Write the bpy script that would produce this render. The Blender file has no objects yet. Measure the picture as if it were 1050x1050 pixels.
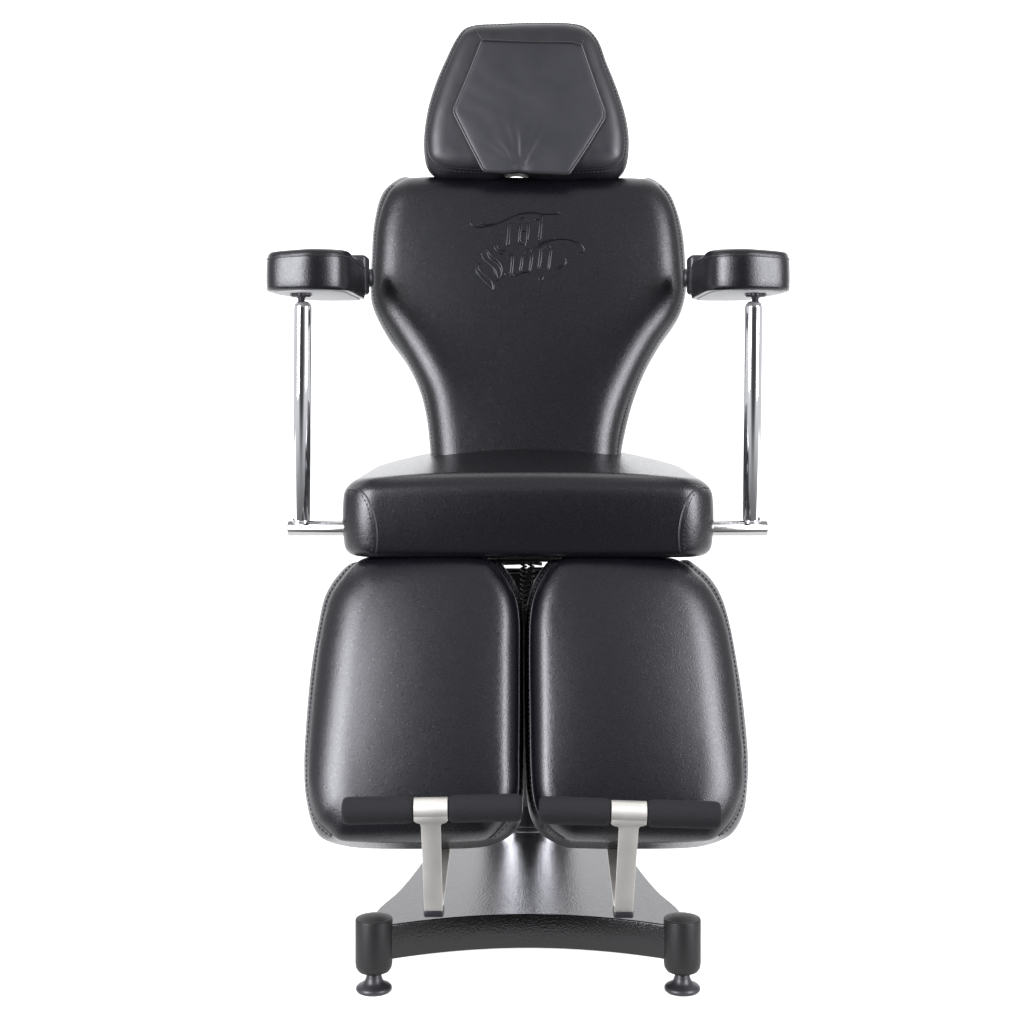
import bpy, bmesh, math, random
import numpy as np
from mathutils import Vector, Matrix, noise
from mathutils.bvhtree import BVHTree
from mathutils.geometry import delaunay_2d_cdt

random.seed(4)
np.random.seed(4)
scene = bpy.context.scene
col = scene.collection

# ------------------------------------------------------------------ camera
W = 1050.0                       # pixels of the photograph
CAM_D, F, EX, EY, EZ = 2.8, 1680.0, 541.5, 390.0, 0.9125   # distance, focal length (px), eye point (px), eye height
cd = bpy.data.cameras.new('camera')
cam = bpy.data.objects.new('camera', cd)
col.objects.link(cam)
cam.location = (0, -CAM_D, EZ)
cam.rotation_euler = (math.radians(90), 0, 0)
cd.sensor_width = 36
cd.lens = F / W * 36
cd.shift_x = -(EX - W / 2) / W
cd.shift_y = -(W / 2 - EY) / W
cd.clip_start, cd.clip_end = 0.05, 60
scene.camera = cam

# ------------------------------------------------------------------ world and lamps
world = bpy.data.worlds.new('World')
scene.world = world
world.use_nodes = True
wn = world.node_tree
bg = wn.nodes['Background']
bg.inputs[0].default_value = (0.97, 0.98, 1.0, 1)
bg.inputs[1].default_value = 1.0
wtc = wn.nodes.new('ShaderNodeTexCoord')
wsep = wn.nodes.new('ShaderNodeSeparateXYZ')
wn.links.new(wtc.outputs['Generated'], wsep.inputs[0])
def wmap(src, a, b, c, d):
    n = wn.nodes.new('ShaderNodeMapRange')
    n.interpolation_type = 'SMOOTHSTEP'
    for k, v in zip(('From Min', 'From Max', 'To Min', 'To Max'), (a, b, c, d)):
        n.inputs[k].default_value = v
    wn.links.new(src, n.inputs['Value'])
    return n.outputs['Result']


# the studio round the set: dark behind the camera, pale walls to both sides, dark floor
w_side = wmap(wsep.outputs['Y'], -0.97, -0.74, 0.06, 0.72)
w_low = wmap(wsep.outputs['Z'], -0.75, -0.25, 0.25, 1.0)
wmul = wn.nodes.new('ShaderNodeMath')
wmul.operation = 'MULTIPLY'
wn.links.new(w_side, wmul.inputs[0])
wn.links.new(w_low, wmul.inputs[1])
wn.links.new(wmul.outputs[0], bg.inputs[1])


def area(name, loc, target, sx, sy, power, color=(1, 1, 1)):
    l = bpy.data.lights.new(name, 'AREA')
    l.shape = 'RECTANGLE'
    l.size, l.size_y, l.energy, l.color = sx, sy, power, color
    o = bpy.data.objects.new(name, l)
    col.objects.link(o)
    o.location = loc
    o.rotation_euler = (Vector(target) - Vector(loc)).to_track_quat('-Z', 'Y').to_euler()
    return o


area('softbox_left', (-2.2, -2.2, 1.55), (0, 0, 0.8), 1.3, 2.6, 245, (0.93, 0.93, 1))
area('softbox_right', (2.3, -1.9, 1.55), (0, 0, 0.8), 1.0, 2.6, 172, (0.93, 0.93, 1))
area('overhead_fill', (0, 1.0, 3.3), (0, 0.2, 0), 3.0, 2.0, 30)  # added lamp out of view, brightens the floor
# added unseen lamps below and behind the sweep: whiten it, wash out base shadow
area('floor_fill', (0, 0.85, -0.13), (0, 0.85, 0), 6.4, 2.94, 108)
area('backdrop_fill', (0, 3.5, 2.2), (0, 0, 2.2), 6.4, 5.2, 235)

scene.view_settings.view_transform = 'Standard'
scene.view_settings.look = 'None'
scene.view_settings.exposure = 0
scene.view_settings.gamma = 1
scene.view_settings.use_curve_mapping = False


# ------------------------------------------------------------------ materials
def mat(name, color, rough, metal=0.0, spec=0.5, bumps=(), rough_var=None, color_var=None):
    """bumps: (kind, scale, strength, distance)"""
    m = bpy.data.materials.new(name)
    m.use_nodes = True
    nt = m.node_tree
    p = nt.nodes['Principled BSDF']
    p.inputs['Base Color'].default_value = (*color, 1)
    p.inputs['Roughness'].default_value = rough
    p.inputs['Metallic'].default_value = metal
    p.inputs['Specular IOR Level'].default_value = spec
    tc = nt.nodes.new('ShaderNodeTexCoord')
    prev = None
    for kind, sc, st, dist in bumps:
        if kind == 'noise':
            t = nt.nodes.new('ShaderNodeTexNoise')
            t.inputs['Scale'].default_value = sc
            t.inputs['Detail'].default_value = 3
            out = t.outputs['Fac']
        else:
            t = nt.nodes.new('ShaderNodeTexVoronoi')
            t.feature = 'F1'
            t.inputs['Scale'].default_value = sc
            out = t.outputs['Distance']
        nt.links.new(tc.outputs['Object'], t.inputs['Vector'])
        b = nt.nodes.new('ShaderNodeBump')
        b.inputs['Strength'].default_value = st
        b.inputs['Distance'].default_value = dist
        nt.links.new(out, b.inputs['Height'])
        if prev:
            nt.links.new(prev, b.inputs['Normal'])
        prev = b.outputs['Normal']
    if prev:
        nt.links.new(prev, p.inputs['Normal'])
    if rough_var:
        sc, lo, hi = rough_var
        t = nt.nodes.new('ShaderNodeTexNoise')
        t.inputs['Scale'].default_value = sc
        t.inputs['Detail'].default_value = 4
        nt.links.new(tc.outputs['Object'], t.inputs['Vector'])
        r = nt.nodes.new('ShaderNodeMapRange')
        r.inputs['From Min'].default_value = 0.3
        r.inputs['From Max'].default_value = 0.7
        r.inputs['To Min'].default_value = lo
        r.inputs['To Max'].default_value = hi
        nt.links.new(t.outputs['Fac'], r.inputs['Value'])
        nt.links.new(r.outputs['Result'], p.inputs['Roughness'])
    if color_var:
        sc, c2 = color_var
        t = nt.nodes.new('ShaderNodeTexNoise')
        t.inputs['Scale'].default_value = sc
        t.inputs['Detail'].default_value = 5
        nt.links.new(tc.outputs['Object'], t.inputs['Vector'])
        r = nt.nodes.new('ShaderNodeValToRGB')
        r.color_ramp.elements[0].position = 0.35
        r.color_ramp.elements[1].position = 0.65
        r.color_ramp.elements[0].color = (*color, 1)
        r.color_ramp.elements[1].color = (*c2, 1)
        nt.links.new(t.outputs['Fac'], r.inputs['Fac'])
        nt.links.new(r.outputs['Color'], p.inputs['Base Color'])
    return m


M = {}
M['leather'] = mat('black_vinyl', (0.0018, 0.0018, 0.0031), 0.28, spec=0.48,
                   bumps=(('noise', 9, 0.12, 0.006), ('noise', 700, 0.45, 0.0006), ('noise', 460, 0.32, 0.0008)),
                   rough_var=(260, 0.265, 0.305))
M['head_leather'] = mat('soft_black_vinyl', (0.0040, 0.0040, 0.0060), 0.44, spec=0.5,
                        bumps=(('noise', 14, 0.3, 0.004), ('voronoi', 900, 0.25, 0.0004)), rough_var=(40, 0.40, 0.48))
M['cover'] = mat('smooth_black_cover', (0.0050, 0.0050, 0.0078), 0.47, spec=0.5,
                 bumps=(('noise', 14, 0.2, 0.003), ('noise', 700, 0.2, 0.0003)), rough_var=(20, 0.44, 0.52))
M['piping'] = mat('black_piping', (0.006, 0.006, 0.007), 0.35)
M['thread'] = mat('black_thread', (0.004, 0.004, 0.005), 0.6)
M['chrome'] = mat('chrome', (0.86, 0.86, 0.88), 0.05, metal=1, rough_var=(30, 0.04, 0.08))
M['rod'] = mat('satin_chrome', (0.34, 0.335, 0.33), 0.16, metal=1, rough_var=(30, 0.14, 0.2))
M['brushed'] = mat('brushed_steel', (0.66, 0.64, 0.595), 0.42, metal=1, bumps=(('noise', 400, 0.08, 0.0003),),
                   rough_var=(15, 0.44, 0.55))
M['foam'] = mat('black_foam', (0.0062, 0.0062, 0.0072), 0.85, spec=0.25,
                bumps=(('noise', 600, 0.8, 0.0015), ('noise', 60, 0.3, 0.002)))
M['paint'] = mat('black_textured_paint', (0.0020, 0.0019, 0.0020), 0.19, spec=0.42,
                 bumps=(('noise', 340, 0.3, 0.0011), ('voronoi', 330, 0.3, 0.0007), ('noise', 700, 0.25, 0.0005)))
M['column'] = mat('polished_column_steel', (0.36, 0.36, 0.37), 0.14, metal=1, rough_var=(20, 0.12, 0.18))
M['matte_paint'] = mat('black_satin_paint', (0.0034, 0.0032, 0.0032), 0.5, spec=0.3,
                       bumps=(('noise', 350, 0.3, 0.0008),))
M['rubber'] = mat('black_rubber', (0.008, 0.008, 0.010), 0.42, bumps=(('noise', 300, 0.1, 0.0005),))
M['under'] = mat('grey_underside_board', (0.28, 0.28, 0.28), 0.45, bumps=(('noise', 120, 0.2, 0.001),))
M['floor'] = mat('white_translucent_sweep', (0.88, 0.88, 0.88), 0.6, spec=0.1)
_nt = M['floor'].node_tree
_tr = _nt.nodes.new('ShaderNodeBsdfTranslucent')  # translucency added so the unseen lamps shine through the sweep
_tr.inputs['Color'].default_value = (0.9, 0.9, 0.9, 1)
_mx = _nt.nodes.new('ShaderNodeMixShader')
_mx.inputs[0].default_value = 0.5
_nt.links.new(_nt.nodes['Principled BSDF'].outputs[0], _mx.inputs[1])
_nt.links.new(_tr.outputs[0], _mx.inputs[2])
_nt.links.new(_mx.outputs[0], _nt.nodes['Material Output'].inputs['Surface'])
M['emboss'] = mat('pressed_vinyl', (0.0012, 0.0012, 0.0024), 0.24)


# ------------------------------------------------------------------ helpers
def link(name, me_or_bm, m, parent=None, smooth=True, auto=None):
    if isinstance(me_or_bm, bmesh.types.BMesh):
        bmesh.ops.recalc_face_normals(me_or_bm, faces=me_or_bm.faces)
        me = bpy.data.meshes.new(name)
        me_or_bm.to_mesh(me)
        me_or_bm.free()
    else:
        me = me_or_bm
    me.materials.append(m)
    for p in me.polygons:
        p.use_smooth = smooth
    if auto is not None:
        me.set_sharp_from_angle(angle=math.radians(auto))
    o = bpy.data.objects.new(name, me)
    col.objects.link(o)
    if parent:
        o.parent = parent
    return o


def ray(px, py):
    return Vector(((px - EX) / F, 1.0, -(py - EY) / F))


def at(px, py, Y):
    """the point at depth Y seen at that pixel of the photograph (layout aid)"""
    d = ray(px, py)
    return Vector((0, -CAM_D, EZ)) + d * (Y + CAM_D)


class Plane:
    def __init__(s, origin, tilt, yaw=0.0):
        """tilt: degrees the top leans back; yaw: degrees about z"""
        a = math.radians(tilt)
        R = Matrix.Rotation(math.radians(yaw), 3, 'Z')
        s.o = Vector(origin)
        s.u = R @ Vector((1, 0, 0))
        s.v = R @ Vector((0, math.sin(a), math.cos(a)))
        s.n = s.u.cross(s.v)
        if s.n.y > 0:
            s.n = -s.n

    def uv(s, px, py, off=0.0):
        c = Vector((0, -CAM_D, EZ))
        d = ray(px, py)
        o = s.o + s.n * off
        t = (o - c).dot(s.n) / d.dot(s.n)
        q = c + d * t - o
        return (q.dot(s.u), q.dot(s.v))

    def P(s, u, v, h):
        return s.o + s.u * u + s.v * v + s.n * h


def spline(pts, n, closed=True):
    """centripetal-ish Catmull-Rom resampled to n points evenly by index"""
    P = np.array(pts, float)
    k = len(P)
    out = []
    segs = k if closed else k - 1
    for j in range(n):
        t = j / n * segs if closed else j / (n - 1) * segs
        i = min(int(t), segs - 1)
        f = t - i
        if closed:
            a, b, c, d = P[(i - 1) % k], P[i], P[(i + 1) % k], P[(i + 2) % k]
        else:
            a, b, c, d = P[max(i - 1, 0)], P[i], P[min(i + 1, k - 1)], P[min(i + 2, k - 1)]
        # non-uniform (centripetal) tangents
        da = max(np.linalg.norm(b[:2] - a[:2]), 1e-6) ** .5
        db = max(np.linalg.norm(c[:2] - b[:2]), 1e-6) ** .5
        dc = max(np.linalg.norm(d[:2] - c[:2]), 1e-6) ** .5
        m1 = (c - b) + db * ((b - a) / da - (c - a) / (da + db)) if np.linalg.norm(b - a) > 1e-9 else (c - b)
        m2 = (c - b) + db * ((d - c) / dc - (d - b) / (db + dc)) if np.linalg.norm(d - c) > 1e-9 else (c - b)
        f2, f3 = f * f, f * f * f
        out.append((2 * f3 - 3 * f2 + 1) * b + (f3 - 2 * f2 + f) * m1 + (-2 * f3 + 3 * f2) * c + (f3 - f2) * m2)
    return np.array(out)


def even(P, n, closed=True):
    Q = np.vstack([P, P[:1]]) if closed else P
    L = np.concatenate([[0], np.cumsum(np.linalg.norm(np.diff(Q, axis=0), axis=1))])
    t = np.linspace(0, L[-1], n + 1)[:-1] if closed else np.linspace(0, L[-1], n)
    return np.stack([np.interp(t, L, Q[:, i]) for i in range(Q.shape[1])], 1)


def dist_poly(pts, poly):
    a = poly
    b = np.roll(poly, -1, 0)
    ab = b - a
    best = np.full(len(pts), 1e9)
    for i in range(len(a)):
        ap = pts - a[i]
        t = np.clip((ap @ ab[i]) / max(ab[i] @ ab[i], 1e-12), 0, 1)
        d = np.linalg.norm(ap - t[:, None] * ab[i], axis=1)
        best = np.minimum(best, d)
    return best


def inside(pts, poly):
    x, y = pts[:, 0], pts[:, 1]
    r = np.zeros(len(pts), bool)
    n = len(poly)
    j = n - 1
    for i in range(n):
        xi, yi, xj, yj = *poly[i], *poly[j]
        c = ((yi > y) != (yj > y)) & (x < (xj - xi) * (y - yi) / (yj - yi + 1e-15) + xi)
        r ^= c
        j = i
    return r


class Cushion:
    """padded board: seam outline S (2-D, plane coordinates), bulging boxing out to O, puffed front"""

    def __init__(s, plane, S, O, T, He, Re, Hp, extra=None, grid=0.007, back_inset=0.012):
        s.plane, s.S, s.O, s.T, s.He, s.Re, s.Hp, s.extra = plane, S, O, T, He, Re, Hp, extra
        # membrane over the outline
        lo, hi = S.min(0) - 0.01, S.max(0) + 0.01
        s.lo = lo
        s.g = 0.005
        nx, ny = int((hi[0] - lo[0]) / s.g) + 2, int((hi[1] - lo[1]) / s.g) + 2
        X, Y = np.meshgrid(lo[0] + np.arange(nx) * s.g, lo[1] + np.arange(ny) * s.g, indexing='ij')
        m = inside(np.stack([X.ravel(), Y.ravel()], 1), S).reshape(nx, ny)
        phi = np.zeros((nx, ny))
        for _ in range(2500):
            nb = np.zeros_like(phi)
            nb[1:-1, 1:-1] = (phi[2:, 1:-1] + phi[:-2, 1:-1] + phi[1:-1, 2:] + phi[1:-1, :-2]) / 4 + 1e-3
            phi = np.where(m, nb, 0)
        s.phi = phi / phi.max()
        # points
        n = len(S)
        tang = np.roll(S, -1, 0) - np.roll(S, 1, 0)
        tang /= np.linalg.norm(tang, axis=1)[:, None]
        area2 = np.sum(S[:, 0] * np.roll(S[:, 1], -1) - np.roll(S[:, 0], -1) * S[:, 1])
        nin = np.stack([-tang[:, 1], tang[:, 0]], 1) * (1 if area2 > 0 else -1)
        pts = [S]
        base = 0
        for d in (0.0006, 0.002, 0.0042, 0.0072, 0.011, 0.016, 0.022):
            q = S + nin * d
            ok = dist_poly(q, S) > d * 0.93
            ok &= inside(q, S)
            pts.append(q[ok])
        gx = np.arange(lo[0], hi[0], grid)
        gy = np.arange(lo[1], hi[1], grid)
        G = np.array([(x + (grid / 2 if k % 2 else 0), y) for k, y in enumerate(gy) for x in gx])
        G = G[inside(G, S)]
        G = G[dist_poly(G, S) > 0.026]
        pts.append(G)
        A = np.vstack(pts)
        r = delaunay_2d_cdt([Vector(p) for p in A], [(i, (i + 1) % n) for i in range(n)], [list(range(n))], 1, 1e-7)
        V, Fc, orig = r[0], r[2], r[3]
        s.VA = np.array([(v.x, v.y) for v in V])
        H = s.h(s.VA)
        bm = bmesh.new()
        vs = [bm.verts.new(plane.P(p[0], p[1], h)) for p, h in zip(s.VA, H)]
        for f in Fc:
            try:
                bm.faces.new([vs[i] for i in f])
            except ValueError:
                pass
        idx = {}
        for i, og in enumerate(orig):
            for o in og:
                if o < n:
                    idx[o] = i
        ring = [vs[idx[i]] for i in range(n)]
        prev = ring
        for t in (0.03, 0.08, 0.15, 0.25, 0.4, 0.55, 0.7, 0.82, 0.92, 0.98, 1.0):
            b = math.sin(min(t / 0.45, 1) * math.pi / 2) if t < 0.45 else 1 - 0.35 * ((t - 0.45) / 0.55) ** 2
            q = S + (O - S) * b
            if t > 0.8:
                k = (t - 0.8) / 0.2
                q = q + nin * back_inset * (1 - math.sqrt(max(1 - k * k, 0)))
            rg = [bm.verts.new(plane.P(p[0], p[1], -T * t)) for p in q]
            for i in range(n):
                j = (i + 1) % n
                bm.faces.new((prev[i], prev[j], rg[j], rg[i]))
            prev = rg
        bm.faces.new(prev)
        bm.normal_update()
        s.bm = bm

    def h(s, A):
        A = np.atleast_2d(A)
        q = (A - s.lo) / s.g
        i = np.clip(q.astype(int), 0, np.array(s.phi.shape) - 2)
        f = q - i
        p = s.phi
        v = (p[i[:, 0], i[:, 1]] * (1 - f[:, 0]) * (1 - f[:, 1]) + p[i[:, 0] + 1, i[:, 1]] * f[:, 0] * (1 - f[:, 1]) +
             p[i[:, 0], i[:, 1] + 1] * (1 - f[:, 0]) * f[:, 1] + p[i[:, 0] + 1, i[:, 1] + 1] * f[:, 0] * f[:, 1])
        d = dist_poly(A, s.S)
        e = np.clip(d / (s.Re(A) if callable(s.Re) else s.Re), 0, 1)
        out = s.He * (1 - (1 - e) ** 2.4) ** 0.62 + s.Hp * np.clip(v, 0, 1) ** 0.75
        if s.extra is not None:
            out = out + s.extra(A, d)
        return out


def tube(bm, pts, r, seg=8, closed=False, flat=1.0):
    pts = [Vector(p) for p in pts]
    n = len(pts)
    rings = []
    up = Vector((0.13, -0.93, 0.31)).normalized()
    for i, p in enumerate(pts):
        a = pts[(i - 1) % n] if closed or i > 0 else p
        b = pts[(i + 1) % n] if closed or i < n - 1 else p
        t = (b - a)
        if t.length < 1e-9:
            t = Vector((0, 0, 1))
        t.normalize()
        x = t.cross(up)
        if x.length < 1e-4:
            x = t.cross(Vector((1, 0, 0)))
        x.normalize()
        y = t.cross(x).normalized()
        rr = r(i / max(n - 1, 1)) if callable(r) else r
        rings.append([bm.verts.new(p + x * rr * math.cos(2 * math.pi * k / seg) + y * rr * flat * math.sin(2 * math.pi * k / seg))
                      for k in range(seg)])
    for i in range(n if closed else n - 1):
        A, B = rings[i], rings[(i + 1) % n]
        for k in range(seg):
            bm.faces.new((A[k], A[(k + 1) % seg], B[(k + 1) % seg], B[k]))
    if not closed:
        bm.faces.new(rings[0][::-1])
        bm.faces.new(rings[-1])


def stitches(bm, pts, length=0.0045, gap=0.0025, r=0.0009):
    """a row of short raised thread dashes along a 3-D polyline"""
    P = np.array([tuple(p) for p in pts])
    L = np.concatenate([[0], np.cumsum(np.linalg.norm(np.diff(P, axis=0), axis=1))])
    s = 0.0
    while s + length < L[-1]:
        q = [Vector([np.interp(s + length * k / 2, L, P[:, i]) for i in range(3)]) for k in range(3)]
        tube(bm, q, lambda t: r * (1.0 if 0.2 < t < 0.8 else 0.55), seg=5)
        s += length + gap


def lathe(bm, c, prof, seg=40, axis='Z'):
    c = Vector(c)
    rings = []
    for r, z in prof:
        ring = []
        for k in range(seg):
            a = 2 * math.pi * k / seg
            if axis == 'Z':
                d = Vector((r * math.cos(a), r * math.sin(a), z))
            elif axis == 'X':
                d = Vector((z, r * math.cos(a), r * math.sin(a)))
            else:
                d = Vector((r * math.cos(a), z, r * math.sin(a)))
            ring.append(bm.verts.new(c + d))
        rings.append(ring)
    for A, B in zip(rings, rings[1:]):
        for k in range(seg):
            bm.faces.new((A[k], A[(k + 1) % seg], B[(k + 1) % seg], B[k]))
    bm.faces.new(rings[0][::-1])
    bm.faces.new(rings[-1])


def rbox(bm, c, size, r=0.003, rot=None, seg=2):
    b = bmesh.new()
    bmesh.ops.create_cube(b, size=1)
    for v in b.verts:
        v.co = Vector((v.co.x * size[0], v.co.y * size[1], v.co.z * size[2]))
    if r > 0:
        bmesh.ops.bevel(b, geom=b.edges[:] + b.verts[:], offset=r, segments=seg, profile=0.5, affect='EDGES')
    Mx = Matrix.Translation(Vector(c)) @ (rot.to_4x4() if rot else Matrix.Identity(4))
    b.transform(Mx)
    me = bpy.data.meshes.new('tmp')
    b.to_mesh(me)
    b.free()
    bm.from_mesh(me)
    bpy.data.meshes.remove(me)


def prism(bm, outline, z0, z1, bevel=0.0):
    """vertical prism of an outline in XY"""
    b = bmesh.new()
    lo = [b.verts.new((x, y, z0)) for x, y in outline]
    hi = [b.verts.new((x, y, z1)) for x, y in outline]
    n = len(outline)
    for i in range(n):
        j = (i + 1) % n
        b.faces.new((lo[i], lo[j], hi[j], hi[i]))
    b.faces.new(lo[::-1])
    b.faces.new(hi)
    bmesh.ops.recalc_face_normals(b, faces=b.faces)
    if bevel:
        e = [e for e in b.edges if abs(e.verts[0].co.z - e.verts[1].co.z) < 1e-6]
        bmesh.ops.bevel(b, geom=e, offset=bevel, segments=3, profile=0.5, affect='EDGES')
    me = bpy.data.meshes.new('tmp')
    b.to_mesh(me)
    b.free()
    bm.from_mesh(me)
    bpy.data.meshes.remove(me)


def drop(bvh, px, py, lift=0.0):
    """where the sight line of that pixel meets a modelled surface"""
    c = Vector((0, -CAM_D, EZ))
    d = ray(px, py).normalized()
    hit, nrm, _, _ = bvh.ray_cast(c, d)
    if hit is None:
        return None
    if nrm.dot(d) > 0:
        nrm = -nrm
    return hit + nrm * lift


# ------------------------------------------------------------------ the setting: white seamless sweep
bm = bmesh.new()
prof = [(-0.62, 0.0), (1.2, 0.0)]
for k in range(1, 17):
    a = math.pi / 2 * k / 16
    prof.append((1.2 + 1.6 * math.sin(a), 1.6 - 1.6 * math.cos(a)))
prof.append((2.8, 5.0))
vs = [[bm.verts.new((x, y, z)) for (y, z) in prof] for x in (-3.2, 3.2)]
for i in range(len(prof) - 1):
    bm.faces.new((vs[0][i], vs[1][i], vs[1][i + 1], vs[0][i + 1]))
bd = link('studio_backdrop', bm, M['floor'])
bd['kind'] = 'structure'
bd['label'] = 'plain white seamless studio floor sweeping up into the background'

# ------------------------------------------------------------------ the chair
chair = bpy.data.objects.new('tattoo_chair', None)
col.objects.link(chair)
chair['label'] = 'black padded tattoo chair with chrome arm posts, split leg rests and bow tie floor base'
chair['category'] = 'tattoo chair'


def pair_outline(plane, pairs, n, T, roll=None):
    """pairs: (Sx,Sy,Ox,Oy) control pixels -> resampled plane outlines"""
    C = []
    for sx, sy, ox, oy in pairs:
        a = plane.uv(sx, sy)
        b = plane.uv(ox, oy, -T * 0.45)
        if roll and roll(sx, sy):
            b = a
        C.append((*a, *b))
    Q = spline(C, 900)
    # even along the seam outline
    L = np.concatenate([[0], np.cumsum(np.linalg.norm(np.diff(np.vstack([Q, Q[:1]])[:, :2], axis=0), axis=1))])
    QQ = np.vstack([Q, Q[:1]])
    t = np.linspace(0, L[-1], n + 1)[:-1]
    R = np.stack([np.interp(t, L, QQ[:, i]) for i in range(4)], 1)
    return R[:, :2], R[:, 2:]


def seam_parts(cu, parent, ranges, r=0.0016, stitch_off=0.006):
    """piping on the seam outline between the given v-ranges/sides and a stitch row beside it"""
    S, pl, O = cu.S, cu.plane, cu.O
    n = len(S)
    cen = S.mean(0)
    for test in ranges:
        sel = [bool(test(p - cen)) for p in S]
        if all(sel):
            runs = [list(range(n)) + [0]]
        else:
            st = next(i for i in range(n) if sel[i] and not sel[i - 1])
            runs, cur = [], []
            for k in range(n):
                i = (st + k) % n
                if sel[i]:
                    cur.append(i)
                elif cur:
                    runs.append(cur)
                    cur = []
            if cur:
                runs.append(cur)
        for run in runs:
            if len(run) < 6:
                continue
            bp, bs = bmesh.new(), bmesh.new()
            tube(bp, [pl.P(S[i][0], S[i][1], 0.0006) for i in run], r, seg=7)
            # stitch row just outside, on the boxing
            pts = []
            for i in run:
                t = 0.10
                b = math.sin(t / 0.45 * math.pi / 2)
                q = S[i] + (O[i] - S[i]) * b
                pts.append(pl.P(q[0], q[1], -cu.T * t + 0.0004))
            stitches(bs, pts)
            link('piping', bp, M['piping'], parent)
            link('stitching', bs, M['thread'], parent)


# ---- backrest
BP = Plane((0, 0.0, 0.78), 14)
BT = 0.07
pairs = [  # clockwise from the top left, (seam, silhouette)
    (430, 182, 430, 181), (470, 182, 470, 181), (541, 182.5, 541, 181.5), (612, 183, 612, 182), (652, 183, 652, 182),
    (667, 185, 665, 183), (681, 197, 684, 196), (690, 214, 693, 213), (695.5, 240, 700, 240), (698.5, 273, 703, 273), (699.5, 297, 703.5, 298),
    (691, 323, 697, 323), (670, 355, 676.5, 354), (655, 383, 661.5, 381), (641, 417, 649, 413), (634, 444, 641, 444),
    (631, 470, 636.5, 470), (630, 500, 635, 502), (626, 514, 630, 519), (541, 518, 541, 523), (455, 514, 451, 519), (450, 500, 445, 502),
    (446, 470, 441.5, 467), (442, 434, 437.5, 430), (436, 403, 430, 400), (421.5, 373, 416, 371), (404.5, 345, 398.5, 347),
    (389, 318, 384, 320), (383.5, 297, 380, 303), (384.5, 260, 381, 262), (387.5, 228, 383.5, 230), (395, 204, 390, 203), (402, 193, 398, 191.5),
    (416, 184, 415, 182)]
S, O = pair_outline(BP, pairs, 420, BT, lambda x, y: y < 184)
cu = Cushion(BP, S, O, BT, 0.022, 0.048, 0.013)
bvh_back = BVHTree.FromBMesh(cu.bm)
backrest = link('backrest', cu.bm, M['leather'], chair)
vb = BP.uv(541, 190)[1] - cu.S.mean(0)[1]
seam_parts(cu, backrest, [lambda p: p[1] < vb and abs(p[0]) > 0.10 and p[1] > -0.33])

# embossed blackletter lettering, traced as raised creases in the vinyl
Z = lambda pts: [(460 + x / 6.5625, 200 + y / 6.5625) for x, y in pts]
strokes = [
    # upper flourish of the T
    [(175, 190), (150, 178), (150, 195), (195, 215), (260, 210), (330, 190), (400, 160), (470, 130), (560, 118), (640, 128), (700, 128), (750, 124), (738, 112)],
    [(210, 190), (262, 200), (310, 186)],
    # T stem
    [(400, 180), (396, 260), (388, 345)], [(415, 185), (410, 265), (404, 330), (388, 345)], [(400, 180), (415, 185)],
    # a
    [(455, 185), (500, 152), (545, 180)], [(480, 195), (474, 245), (468, 322)], [(492, 190), (486, 245), (482, 300), (505, 330)],
    [(545, 180), (540, 250), (532, 305)], [(530, 188), (526, 250), (520, 318), (512, 345)], [(468, 322), (490, 328), (515, 335)], [(480, 245), (530, 240)],
    # t
    [(628, 135), (626, 210), (620, 300)], [(612, 140), (610, 215), (603, 290)], [(603, 290), (612, 302), (620, 300)], [(575, 168), (640, 160)],
    # S
    [(218, 385), (235, 430), (285, 470), (320, 510), (335, 560), (350, 545), (352, 500), (325, 465), (280, 430), (262, 395), (258, 362)],
    [(310, 332), (312, 360), (345, 388), (375, 398)], [(325, 330), (330, 352), (360, 372), (390, 370)],
    [(200, 465), (205, 500), (250, 545), (290, 580), (300, 640), (308, 595)], [(182, 480), (190, 520), (240, 580), (300, 640)],
    [(182, 480), (200, 462), (222, 458)], [(270, 365), (275, 395), (330, 440), (358, 480), (358, 520), (335, 565), (308, 580)], [(240, 440), (300, 490), (318, 540)],
    # o
    [(425, 400), (420, 470), (412, 535)], [(438, 405), (434, 470), (426, 540)], [(412, 535), (420, 545), (440, 532)], [(395, 420), (425, 400), (440, 405)],
    [(360, 548), (380, 540), (375, 520)],
    # u
    [(488, 405), (484, 460), (474, 515)], [(500, 400), (497, 460), (488, 515)], [(515, 385), (542, 362), (568, 390)],
    [(568, 390), (562, 450), (548, 518)], [(552, 398), (548, 450), (540, 512)], [(440, 545), (500, 520), (560, 516)], [(488, 405), (515, 385)],
    # l and its loops
    [(628, 348), (624, 420), (612, 495)], [(612, 352), (608, 420), (600, 490)], [(640, 362), (668, 332), (695, 362)],
    [(695, 362), (686, 430), (678, 505)], [(680, 368), (674, 430), (668, 500)], [(600, 490), (612, 500)], [(668, 500), (680, 506)],
    [(560, 368), (620, 335), (680, 308), (760, 296), (840, 308), (895, 335), (912, 362), (900, 382), (880, 378)],
    [(590, 340), (650, 310), (720, 292)], [(700, 505), (745, 482), (785, 455), (788, 430), (770, 422)], [(600, 560), (625, 575), (640, 545)],
    [(720, 498), (770, 478), (796, 450)],
]
bm = bmesh.new()
for st in strokes:
    q = Z(st)
    q = spline([(a, b) for a, b in q], max(8, 5 * len(q)), closed=False) if len(q) > 2 else even(np.array(q), 6, False)
    pts = [p for p in (drop(bvh_back, a, b, 0.0001) for a, b in q) if p]
    if len(pts) > 2:
        tube(bm, pts, lambda t: 0.0015 * (0.45 + 0.55 * math.sin(math.pi * min(max(t, 0.02), 0.98)) ** 0.5), seg=6)
link('embossed_lettering', bm, M['emboss'], backrest)
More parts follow.
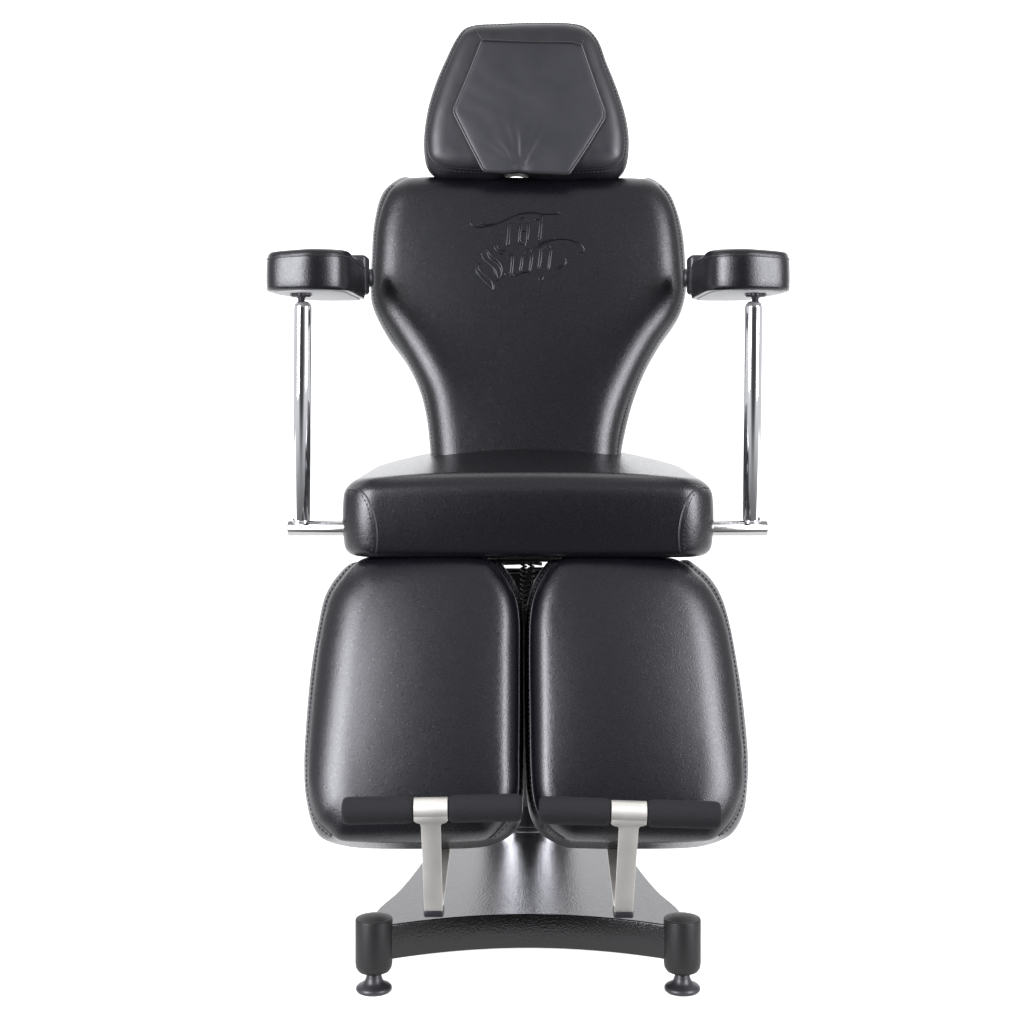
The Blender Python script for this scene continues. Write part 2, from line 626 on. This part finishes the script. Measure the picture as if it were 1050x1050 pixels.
# ---- headrest
HP = Plane((0, at(541, 105, 0.10).y, at(541, 105, 0.10).z), 10)
HT = 0.065
pairs = [
    (487, 27.5, 487, 27), (512, 26, 512, 25.5), (541, 25, 541, 24.5), (585, 25.5, 585, 25), (600, 30, 600, 28.5), (610, 41, 612, 40),
    (620, 68, 622.5, 66), (631, 97, 634, 95), (638, 124, 642.5, 124), (640, 148, 645, 150), (637, 163, 642, 171), (625, 171, 632, 182), (595, 174, 600, 183.5),
    (562, 174.5, 562, 183.5), (546, 172.5, 548, 181.5), (532, 172, 531, 177), (522, 172.5, 520, 178.5), (512, 173.5, 508, 183.5), (490, 174, 482, 183), (455, 170, 448, 181), (442, 162, 437.5, 171), (438.5, 146, 434.5, 150), (442, 116, 438, 116),
    (450, 90, 446, 88), (459, 66, 456, 64), (470, 42, 468, 40), (477, 32, 476, 30.5)]
S, O = pair_outline(HP, pairs, 320, HT)


def head_extra(A, d):
    return 0 * d


hc = Cushion(HP, S, O, HT, 0.014, 0.03, 0.006)
headrest = link('headrest', hc.bm, M['head_leather'], chair)
seam_parts(hc, headrest, [lambda p: True], r=0.0013)
# hexagonal face cover
hexpx = [(495.5, 41.5), (541, 43.5), (587, 44), (597, 47), (609, 82), (620, 113), (620, 121), (603, 149), (584, 177.5), (580, 178.5), (545, 177), (531, 175.5), (518, 177), (499, 176),
         (495, 174), (480, 145), (465.5, 116), (465.5, 110), (480, 76), (493, 43)]
off = 0.018
HX = Plane(HP.P(0, 0, off), 10)


def lin_pairs(pl, px, n):
    C = np.array([pl.uv(*p) for p in px])
    return even(C, n)


HS = lin_pairs(HX, hexpx, 240)
bc = HX.uv(534, 173)


def wrinkle(A, d):
    dx, dy = A[:, 0] - bc[0], A[:, 1] - bc[1]
    r = np.hypot(dx, dy)
    th = np.arctan2(dx, dy)
    w = 0.7 * np.sin(th * 9 + 0.6 + 6 * r) + 0.5 * np.sin(th * 21 + 2 - r * 22) + 0.25 * np.sin(th * 31 + r * 40)
    side = np.exp(-(th / 1.0) ** 2)
    env = np.exp(-((r - 0.012) / 0.055) ** 2) * np.clip(d / 0.004, 0, 1) * np.clip(r / 0.008, 0, 1) * side
    tuck = -0.0025 * np.exp(-(r / 0.012) ** 2)
    folds = 0.00015 * np.sin(A[:, 0] * 95 + 9 * np.sin(A[:, 1] * 21)) * np.clip(d / 0.02, 0, 1) + 0.0001 * np.sin(A[:, 1] * 80 + A[:, 0] * 60) * np.clip(d / 0.02, 0, 1)
    return 0.0009 * w * env + folds + tuck


cen = HS.mean(0)
xc = Cushion(HX, HS, HS + (HS - cen) / np.linalg.norm(HS - cen, axis=1)[:, None] * 0.0005, 0.012, 0.002, 0.008, 0.005, extra=wrinkle,
             grid=0.0035, back_inset=0.002)
face = link('face_cover', xc.bm, M['cover'], headrest)
bm = bmesh.new()
tube(bm, [HX.P(p[0], p[1], 0.001) for p in HS], 0.0024, seg=8, closed=True)
link('cover_piping', bm, M['piping'], headrest)
# corner seams from the cover to the rim
bvh_h = BVHTree.FromObject(headrest, bpy.context.evaluated_depsgraph_get())
for a, b in (((486, 29), (496, 42)), ((602, 34), (596, 46))):
    q = even(np.array([a, b], float), 10, False)
    pts = [p for p in (drop(bvh_h, x, y, 0.0001) for x, y in q) if p]
    if len(pts) > 2:
        bm = bmesh.new()
        tube(bm, pts, 0.0009, seg=6)
        link('corner_seam', bm, M['piping'], headrest)
# two steel rods carrying the headrest, behind it
for x in (-0.045, 0.045):
    bm = bmesh.new()
    a = at(541, 60, 0.19)
    b = at(541, 260, 0.10)
    tube(bm, [(x, a.y, a.z), (x, b.y, b.z)], 0.007, seg=14)
    link('headrest_rod', bm, M['chrome'], headrest)

# ---- seat
SA, SB, SC = 0.2765, 0.235, 0.0585      # half sizes
SCY, SCZ = -0.125, 0.7060
bm = bmesh.new()
NX, NY, NZ = 72, 56, 22


# rounded box through a signed construction: sample the box surface and round in 3-D
def rounded(x, y, z):
    p = Vector((x * SA, y * SB, z * SC))
    R = 0.05 if y < 0 else 0.12          # plan radius
    r = 0.025 if z > 0 else 0.015          # vertical edge radius
    ix = max(-(SA - R), min(SA - R, p.x))
    iy = max(-(SB - R), min(SB - R, p.y))
    d = Vector((p.x - ix, p.y - iy))
    if d.length > 1e-9:
        k = max(abs(d.x), abs(d.y)) / d.length
        d *= k
    rho = d.length                        # 0..R
    iz = max(-(SC - r), min(SC - r, p.z))
    # radial/vertical quarter rounding
    ir = min(rho, R - r)
    dr, dz = rho - ir, p.z - iz
    if dr > 1e-9 or abs(dz) > 1e-9:
        L = math.hypot(dr, dz)
        k = max(dr, abs(dz)) / L if L > 0 else 1
        dr, dz = dr * k, dz * k
    rho2 = ir + dr
    dd = d.normalized() * rho2 if d.length > 1e-9 else Vector((0, 0))
    q = Vector((ix + dd.x, iy + dd.y, iz + dz))
    # crown, front bow, side puff
    fx, fy = q.x / SA, q.y / SB
    up = max(0, q.z / SC)
    q.z += up * (0.030 * (1 - abs(fx) ** 2.2) * (0.68 + 0.32 * fy) - 0.003 * abs(fx) ** 4 + 0.010 * math.exp(-(fx / 0.5) ** 2) * (0.5 + 0.5 * fy))
    side = 1 - (q.z / SC) ** 2 if abs(q.z) < SC else 0
    if fy < 0:
        q.y -= (0.012 * (1 - fx * fx) + 0.006 * max(side, 0)) * (-fy) ** 3
    q.x += (0.005 * max(side, 0)) * fx ** 5
    return q + Vector((0, SCY, SCZ))


def lin(n, dens=1.0):
    # denser near both ends
    t = np.linspace(-1, 1, n + 1)
    return np.sign(t) * (1 - (1 - np.abs(t)) ** 1.6)


gx, gy, gz = lin(NX), lin(NY), lin(NZ)
vmap = {}


def V(i, j, k):
    key = (i, j, k)
    if key not in vmap:
        vmap[key] = bm.verts.new(rounded(gx[i], gy[j], gz[k]))
    return vmap[key]


for i in range(NX):
    for j in range(NY):
        for k in (0, NZ):
            bm.faces.new((V(i, j, k), V(i + 1, j, k), V(i + 1, j + 1, k), V(i, j + 1, k)))
for i in range(NX):
    for k in range(NZ):
        for j in (0, NY):
            bm.faces.new((V(i, j, k), V(i + 1, j, k), V(i + 1, j, k + 1), V(i, j, k + 1)))
for j in range(NY):
    for k in range(NZ):
        for i in (0, NX):
            bm.faces.new((V(i, j, k), V(i, j + 1, k), V(i, j + 1, k + 1), V(i, j, k + 1)))
bm.normal_update()
bvh_seat = BVHTree.FromBMesh(bm)
seat = link('seat', bm, M['leather'], chair)
seamL = [(356.5, 502), (364, 501.5), (370, 504), (375, 508.5), (381.5, 522), (385.5, 537), (387, 554), (386, 567.5)]
stL = [(371, 508), (376, 517), (379.5, 530), (381.5, 545), (382, 558), (381, 566)]
for sgn in (1, -1):
    f = (lambda p: p) if sgn == 1 else (lambda p: (1083 - p[0], p[1] - 1.5))
    for src, lift, fn in ((seamL, 0.0, 0), (stL, 0.0003, 1)):
        q = spline([f(p) for p in src], 60, closed=False)
        pts = [p for p in (drop(bvh_seat, a, b, lift) for a, b in q) if p]
        if len(pts) > 3:
            bt = bmesh.new()
            if fn:
                stitches(bt, pts)
                link('stitching', bt, M['thread'], seat)
            else:
                tube(bt, pts, 0.0016, seg=7)
                link('piping', bt, M['piping'], seat)

# ---- leg rests
LT = 0.075
left = [
    (376, 572, 376, 569.5), (420, 569, 420, 568), (470, 570, 470, 569), (498, 573, 500, 572), (506, 577, 511, 575), (514, 588, 519, 584), (522, 600, 528, 597), (528, 613, 534, 613), (531.5, 632, 536, 630),
    (532, 682, 536.3, 682), (531.5, 773, 536.5, 773), (530.5, 815, 536, 815), (525, 832, 534, 839), (512, 850, 522, 855), (500, 863, 506, 864), (480, 866, 484, 867),
    (430, 867, 430, 868), (370, 866.5, 368, 867), (347, 864, 343, 865.5), (336, 855, 331, 860), (325, 841, 321, 847), (317.5, 819, 314, 819), (315.5, 786, 312, 786),
    (318, 743, 314, 743), (324, 688, 319, 688), (331, 642, 326, 645), (340, 609, 334, 611), (353, 590, 347, 590), (363, 579, 360, 579)]
right = [
    (580, 572, 580, 571), (610, 570.5, 610, 570), (660, 570.5, 660, 570), (690, 573, 690, 572), (702, 578, 702, 574.5), (713, 587, 712, 579), (728, 603, 727, 592), (740, 627, 739, 611),
    (747, 652, 747.5, 638), (752, 682, 756, 682), (758, 731, 763, 731), (762.5, 786, 767, 786), (762, 808, 765, 819), (756, 830, 760, 840), (745, 848, 748, 857), (732, 860, 734, 864),
    (712, 863, 712, 864), (650, 864, 650, 865), (605, 863.5, 605, 864), (584, 862, 582, 863), (573, 856, 567, 860), (560, 845, 554, 851), (551, 831, 545, 836), (547, 815, 541, 816),
    (545, 790, 539.5, 790), (544, 743, 538.5, 743), (543.5, 652, 538.5, 652), (544.5, 632, 539.5, 630), (547.5, 615, 542, 611), (553, 600, 547.5, 596), (561, 587, 556, 583), (569, 577, 565, 575)]
left = [(a, b - 3 if b > 850 else b, c, d - (3 if d > 864 else 0)) for a, b, c, d in left]
legs = []
for side, prs in ((-1, left), (1, right)):
    LP = Plane((0.155 * side, -0.40, 0.50), 24, 3.5 * side)
    S, O = pair_outline(LP, prs, 380, LT, lambda x, y: y < 574.5 or y > 858.5)
    uc, uw = S[:, 0].mean(), np.ptp(S[:, 0]) / 2

    def edge(A, uc=uc, uw=uw, side=side):
        # the inner edge is upholstered tighter than the outer one
        t = np.clip(0.5 + 0.5 * side * (A[:, 0] - uc) / uw, 0, 1)
        t = t * t * (3 - 2 * t)
        return 0.026 + 0.046 * t

    lc = Cushion(LP, S, O, LT, 0.025, edge, 0.022)
    leg = link('leg_rest', lc.bm, M['leather'], chair)
    vt = LP.uv(541, 577)[1] - lc.S.mean(0)[1]
    vbm = LP.uv(541, 861)[1] - lc.S.mean(0)[1]
    seam_parts(lc, leg, [lambda p, vt=vt, vbm=vbm: vbm < p[1] < vt])
    legs.append(leg)
    # board under the pad
    bm = bmesh.new()
    c = LP.P(0, 0.0, -LT - 0.009)
    rbox(bm, c, (0.17, 0.014, 0.28), 0.003, Matrix.Rotation(math.radians(-24), 3, 'X'))
    link('backing_board', bm, M['matte_paint'], leg)

# ---- footrests
FY = -0.60


def footrest(side, e0, e1, cx0, cx1, cy, sb, tilt_deg):
    """e0,e1: bar end pixels; clamp from cx0 to cx1; sb: bottom centre pixel of the strap"""
    A, B = at(*e0, FY), at(*e1, FY)
    d = (B - A).normalized()
    root = bpy.data.objects.new('footrest', None)
    col.objects.link(root)
    root.parent = chair
    mid = at((cx0 + cx1) / 2, cy, FY)
    R = 0.0182
    a0, a1 = at(cx0, cy, FY).x, at(cx1, cy, FY).x
    rot = Vector((1, 0, 0)).rotation_difference(d).to_matrix()
    for p, q in ((A, A + d * (a0 - A.x - 0.0005)), (A + d * (a1 - A.x + 0.0005), B)):
        L = (q - p).length
        b = bmesh.new()
        pr = [(0.0001, 0), (R * 0.6, 0.0), (R * 0.82, 0.0010), (R * 0.94, 0.0035), (R, 0.008)]
        prof = pr + [(R * (1 + 0.006 * math.sin(t * 19)), 0.008 + (L - 0.016) * t) for t in np.linspace(0.05, 0.95, 12)] + [(r, L - z) for r, z in pr[::-1]]
        lathe(b, (0, 0, 0), prof, 36, 'X')
        b.transform(Matrix.Translation(p) @ rot.to_4x4())
        link('foam_grip', b, M['foam'], root)
    # steel band round the bar
    b = bmesh.new()
    w = a1 - a0
    lathe(b, (0, 0, 0), [(0.0001, 0), (0.0150, 0), (0.0158, 0.0006), (0.0158, w - 0.0006), (0.0150, w), (0.0001, w)], 36, 'X')
    b.transform(Matrix.Translation(A + d * (a0 - A.x)) @ rot.to_4x4())
    # front strap with flared shoulders, a bend at the bottom and a return leg up under the pad
    link('clamp_band', b, M['brushed'], root, auto=35)
    bot = at(*sb, FY + 0.01)
    top = mid + Vector((0, -0.0125, -0.004))
    th = 0.0045
    hw = 0.0132
    path = []
    sh = [(0.0, w / 2 - 0.0004), (0.006, w / 2 - 0.0004), (0.0085, w / 2 - 0.0006), (0.0103, w / 2 - 0.0016), (0.0117, w / 2 - 0.0040), (0.0126, hw + 0.0022),
          (0.0140, hw + 0.0007), (0.017, hw), (0.03, hw)]
    Ls = (top - bot).length
    dn = (bot - top).normalized()
    for s_, h_ in sh:
        path.append((top + dn * s_, h_))
    for t in np.linspace(0.3, 0.93, 8):
        path.append((top.lerp(bot, t), hw - 0.0008 * t))
    pr_ = bot + Vector((0, 0, 0))
    rad = 0.010
    for k in range(0, 9):
        a = math.pi * 0.80 * k / 8
        c = bot + Vector((0, rad, rad * 0.2))
        path.append((c + Vector((0, -rad * math.cos(a), -rad * math.sin(a))), hw - 0.0008))
    last = path[-1][0]
    end = Vector((last.x - side * 0.004, -0.40, 0.25))
    for t in np.linspace(0.1, 1, 8):
        path.append((last.lerp(end, t), hw - 0.0008))
    b = bmesh.new()
    prev = None
    n = len(path)
    for i, (p, h_) in enumerate(path):
        q0 = path[max(i - 1, 0)][0]
        q1 = path[min(i + 1, n - 1)][0]
        t = (q1 - q0).normalized()
        nn = t.cross(Vector((1, 0, 0))).normalized() * th / 2
        x = Vector((h_, 0, 0))
        ring = [b.verts.new(p - x + nn), b.verts.new(p + x + nn), b.verts.new(p + x - nn), b.verts.new(p - x - nn)]
        if prev:
            for k in range(4):
                b.faces.new((prev[k], prev[(k + 1) % 4], ring[(k + 1) % 4], ring[k]))
        else:
            b.faces.new(ring)
        prev = ring
    b.faces.new(prev[::-1])
    bmesh.ops.recalc_face_normals(b, faces=b.faces)
    e = [e for e in b.edges if len(e.link_faces) == 2 and e.calc_face_angle(0) > 1.0]
    bmesh.ops.bevel(b, geom=e, offset=0.0007, segments=2, profile=0.5, affect='EDGES')
    link('support_strap', b, M['brushed'], root, auto=30)
    # small black block at the bend
    b = bmesh.new()
    rbox(b, bot + Vector((0, 0.012, -0.0075)), (2 * hw + 0.001, 0.026, 0.012), 0.003)
    link('bend_block', b, M['rubber'], root)
    return root


footrest(-1, (351, 831.5), (535.5, 828), 424.5, 459.5, 829.5, (444.5, 931), 0)
footrest(1, (552.5, 830.5), (739, 836), 626.5, 663, 832.5, (639.5, 932), 0)

# ---- arm rests
for side in (-1, 1):
    root = bpy.data.objects.new('armrest', None)
    col.objects.link(root)
    root.parent = chair
    # plan outline of the pad (x outward positive, y)
    x0, x1 = 0.272, 0.402
    yf, yr = -0.345, -0.035
    pl = [(x0 + 0.010, yf + 0.016), (x0 + 0.028, yf + 0.004), (x0 + 0.055, yf - 0.001), (x0 + 0.085, yf + 0.006), (x1 - 0.013, yf + 0.022), (x1 - 0.002, yf + 0.048),
          (x1, yf + 0.09), (x1 - 0.008, yf + 0.15), (x1 - 0.022, yr - 0.06), (x1 - 0.030, yr - 0.015), (x1 - 0.045, yr), (x0 + 0.02, yr), (x0 + 0.004, yr - 0.012),
          (x0, yr - 0.05), (x0, yf + 0.15), (x0, yf + 0.06), (x0 + 0.003, yf + 0.032)]
    out = spline(pl, 160)
    cen = Vector((0.33, -0.19))
    zt, zb = at(541, 254.5, -0.31).z, at(541, 297, -0.345).z
    b = bmesh.new()
    prof = [(0.0, 0.90), (0.0015, 0.965), (0.006, 0.992), (0.016, 1.0), (0.030, 1.0), (0.042, 0.992), (0.050, 0.975), (0.056, 0.94), (0.0595, 0.88), (0.0612, 0.78), (0.0625, 0.5), (0.063, 0.15)]
    H = zt - zb
    rings = []
    for z, k in prof:
        ring = []
        for x, y in out:
            d = Vector((x, y)) - cen
            L = d.length
            inset = (1 - k) * 0.055 if k > 0.85 else None
            if inset is not None:
                q = cen + d * max((L - inset) / L, 0)
            else:
                q = cen + d * (max((L - 0.15 * 0.055) / L, 0) * k / 0.85)
            zz = zb + z * H / 0.063
            # tops dips a little outward
            zz += -0.045 * max(0, (q.x - 0.33)) * (z / 0.063)
            ring.append(b.verts.new((side * q.x, q.y, zz)))
        rings.append(ring)
    n = len(out)
    rim = [v.co.copy() for v in rings[6]]
    for A, B in zip(rings, rings[1:]):
        for i in range(n):
            b.faces.new((A[i], A[(i + 1) % n], B[(i + 1) % n], B[i]))
    b.faces.new(rings[0])
    b.faces.new(rings[-1])
    pad = link('arm_pad', b, M['leather'], root, auto=50)
    b = bmesh.new()
    tube(b, [v * 1.0 for v in rim], 0.0012, seg=6, closed=True)
    link('piping', b, M['piping'], pad)
    # grey board and steel plate underneath
    b = bmesh.new()
    ol = [(side * (cen.x + (x - cen.x) * 0.86), cen.y + (y - cen.y) * 0.94) for x, y in out[::2]]
    prism(b, ol, zb - 0.0022, zb + 0.001, 0.0008)
    link('underside_board', b, M['under'], root, auto=40)
    # rear pivot block, bolt and knob against the backrest
    b = bmesh.new()
    pc = at(541 + side * 166, 283, -0.005)
    rbox(b, (side * 0.289, -0.012, pc.z + 0.001), (0.034, 0.06, 0.066), 0.007, seg=3)
    link('pivot_block', b, M['rubber'], root)
    b = bmesh.new()
    lathe(b, (side * 0.2805, 0.0, pc.z), [(0.0001, -0.013), (0.003, -0.013), (0.003, 0.013), (0.0001, 0.013)], 20, 'X')
    link('pivot_bolt', b, M['rubber'], root)
    b = bmesh.new()
    kc = at(541.5 + side * 162.5, 285, -0.004)
    lathe(b, kc, [(0.0001, -0.0055), (0.0135, -0.0055), (0.0155, -0.003), (0.0155, 0.003), (0.0135, 0.0055), (0.0001, 0.0055)], 28, 'X')
    link('pivot_knob', b, M['rubber'], root)

    # post, joint, side rod
    PY = -0.29
    root2 = bpy.data.objects.new('arm_post', None)
    col.objects.link(root2)
    root2.parent = chair
    topx = 310.5 if side < 0 else 773
    botx = 309.0 if side < 0 else 770.5
    tp, bp = at(topx, 309, PY), at(botx, 534.5, PY)
    r = 0.0137
    L = (tp - bp).length
    b = bmesh.new()
    lathe(b, (0, 0, 0), [(0.0001, 0), (r - 0.001, 0), (r, 0.001), (r, L - 0.010), (r * 0.97, L - 0.0075), (r * 0.86, L - 0.004), (r * 0.66, L - 0.001), (r * 0.5, L), (0.0001, L)], 48)
    rotm = Vector((0, 0, 1)).rotation_difference((tp - bp).normalized()).to_matrix().to_4x4()
    b.transform(Matrix.Translation(bp) @ rotm)
    link('tube', b, M['chrome'], root2, auto=50)
    b = bmesh.new()
    lathe(b, bp + Vector((0, 0, -0.0015)), [(0.0001, -0.002), (0.0152, -0.002), (0.0158, 0.0), (0.0150, 0.0022), (0.0138, 0.0035), (0.0001, 0.0035)], 40)
    link('weld_collar', b, M['chrome'], root2)
    # joint under the pad: ball, fork and two bolt heads
    b = bmesh.new()
    jc = at(topx - 1.5 * (-side if side > 0 else 1), 301.5, PY)
    bmesh.ops.create_uvsphere(b, u_segments=20, v_segments=12, radius=0.0085, matrix=Matrix.Translation(jc))
    lathe(b, jc, [(0.0001, -0.014), (0.0045, -0.014), (0.0045, 0.014), (0.0001, 0.014)], 12, 'X')
    lathe(b, jc, [(0.0001, -0.012), (0.005, -0.012), (0.0062, 0.0), (0.005, 0.018), (0.0001, 0.018)], 14, 'Z')
    link('swivel_joint', b, M['rubber'], root2)
    for sx in (-1, 1):
        b = bmesh.new()
        lathe(b, jc + Vector((sx * 0.0145, 0, 0)), [(0.0001, -0.0022), (0.0036, -0.0022), (0.0036, 0.0022), (0.0001, 0.0022)], 6, 'X')
        link('joint_bolt', b, M['chrome'], root2, auto=30)
    # horizontal bar from the seat frame
    y1 = at(541, 541.5, PY).z
    xo = abs(at(295.5 if side < 0 else 786.5, 541, PY).x)
    b = bmesh.new()
    RB = 0.0119
    Lr = xo - 0.20
    lathe(b, (side * xo, PY, y1), [(0.0001, 0), (RB - 0.0015, 0), (RB, -0.0015 * side), (RB, -Lr * side), (0.0001, -Lr * side)], 40, 'X')
    link('side_rod', b, M['rod'], root2, auto=50)

# ---- seat frame, lift and pedestal
frame = bmesh.new()
rbox(frame, (0, -0.12, 0.640), (0.40, 0.34, 0.012), 0.002)
seat_frame = link('seat_frame', frame, M['matte_paint'], chair)
# leg rest hinge rod
b = bmesh.new()
lathe(b, (0, -0.300, 0.645), [(0.0001, -0.20), (0.005, -0.20), (0.005, 0.20), (0.0001, 0.20)], 16, 'X')
link('hinge_rod', b, M['rubber'], chair)
for px in (537.0, 544.5):
    c0 = at(px, 571, -0.20)
    c1 = at(px, 625, -0.20)
    pts = []
    turns = 11
    for k in range(turns * 14 + 1):
        t = k / (turns * 14)
        a = 2 * math.pi * turns * t
        c = c0.lerp(c1, t)
        pts.append(c + Vector((0.0046 * math.cos(a), 0.0046 * math.sin(a), 0)))
    b = bmesh.new()
    tube(b, pts, 0.0016, seg=6)
    tube(b, [c0 + Vector((0, 0, 0.01)), c1], 0.0018, seg=8)
    link('lift_spring', b, M['rubber'], chair)
b = bmesh.new()
rbox(b, at(541, 705, -0.15), (0.09, 0.02, 0.385), 0.003)  # added dark box: backs the springs, stands in for shade between leg rests
link('gap_shade_box', b, M['rubber'], chair)
for (x0, y0), (x1, y1) in (((512, 578), (541, 577)), ((541, 583.5), (572, 583)), ((541, 576.5), (556, 578.5)), ((512, 587), (541, 586))):
    b = bmesh.new()
    tube(b, [at(x0, y0, -0.17), at(x1, y1, -0.17)], 0.0030, seg=8)
    link('linkage_rod', b, M['rubber'], chair)

PZ = 0.100       # plate top
pcx, pcy = 0.0, 0.205
b = bmesh.new()
lathe(b, (pcx, pcy, PZ), [(0.0001, -0.002), (0.098, -0.002), (0.098, 0.008), (0.094, 0.012), (0.083, 0.013), (0.080, 0.016), (0.080, 0.33), (0.078, 0.335), (0.0001, 0.335)], 64)
pedestal = link('pedestal', b, M['column'], chair, auto=40)
b = bmesh.new()
lathe(b, (pcx, pcy, PZ), [(0.0001, 0.336), (0.058, 0.336), (0.058, 0.44), (0.0001, 0.44)], 48)
link('inner_column', b, M['chrome'], pedestal, auto=40)
b = bmesh.new()
rbox(b, (0, pcy, 0.544), (0.34, 0.10, 0.012), 0.003)
link('lift_crossbar', b, M['matte_paint'], pedestal)
for sx in (-1, 1):
    b = bmesh.new()
    rbox(b, (sx * 0.155, 0.10, 0.594), (0.03, 0.22, 0.086), 0.004)
    link('lift_arm', b, M['matte_paint'], pedestal)

# base plate: bow tie with concave front, back and sides
FX, FFY = 0.2305, -0.35
side_px = [(386, 934), (407, 915), (422, 898), (434, 881.5), (443, 866), (449, 852)]


def onz(px, py, z):
    d = ray(px, py)
    t = (z - EZ) / d.z
    return Vector((0, -CAM_D, EZ)) + d * t


sp = [onz(*p, PZ) for p in side_px]
waist_y = pcy
hw = [(p.x, p.y) for p in sp]
hw = [(-FX, FFY)] + hw
front = []
depth = onz(541, 937.5, PZ).y - FFY
for k in range(25):
    t = -1 + 2 * k / 24
    front.append((t * (FX - 0.012), FFY - 0.012 + (depth + 0.012) * (1 - abs(t) ** 2.0)))
left_side = hw                                   # from the front foot back
wx = -0.165
pts_l = spline([(p[0], p[1]) for p in hw] + [(wx - 0.001, waist_y + 0.005), (wx, waist_y + 0.03)], 40, closed=False)
ol = [tuple(p) for p in front]                              # left to right along the front
ol += [(-x, y) for x, y in pts_l]                           # right side going back to the waist
my = waist_y + 0.03
back_r = [(-x, 2 * my - y) for x, y in pts_l[::-1]][1:]
ol += back_r
ol += [(-x, 2 * my - y) for x, y in front]
ol += [(x, 2 * my - y) for x, y in pts_l][0:]
ol += [tuple(p) for p in pts_l[::-1]][1:-1]
# remove near-duplicates
cl = []
for p in ol:
    if not cl or math.hypot(p[0] - cl[-1][0], p[1] - cl[-1][1]) > 1e-4:
        cl.append(p)
# the two back halves were appended right then left: order check
b = bmesh.new()
prism(b, cl, PZ - 0.052, PZ, 0.0022)
base = link('base', b, M['paint'], chair, auto=35)
for p in base.data.polygons:
    if abs(p.normal.z) > 0.99:
        p.use_smooth = False
for sx in (-1, 1):
    for fy in (FFY, 2 * my - FFY):
        b = bmesh.new()
        c = (sx * FX, fy, 0)
        R = 0.0278
        lathe(b, c, [(0.0001, 0.029), (0.018, 0.029), (0.0235, 0.031), (0.0268, 0.036), (R, 0.043), (R, 0.1065), (R - 0.0006, 0.108), (0.0262, 0.1088), (0.0240, 0.1088), (0.0225, 0.1094), (0.014, 0.1130), (0.006, 0.1143), (0.0001, 0.1146)], 56)
        fc = link('corner_column', b, M['matte_paint'], base, auto=60)
        b = bmesh.new()
        lathe(b, c, [(0.0001, 0.0), (0.0245, 0.0), (0.0268, 0.0022), (0.0268, 0.0058), (0.0245, 0.0085), (0.0175, 0.0115), (0.0135, 0.016), (0.0115, 0.022), (0.0110, 0.030), (0.0001, 0.030)], 48)
        link('levelling_foot', b, M['rubber'], base)
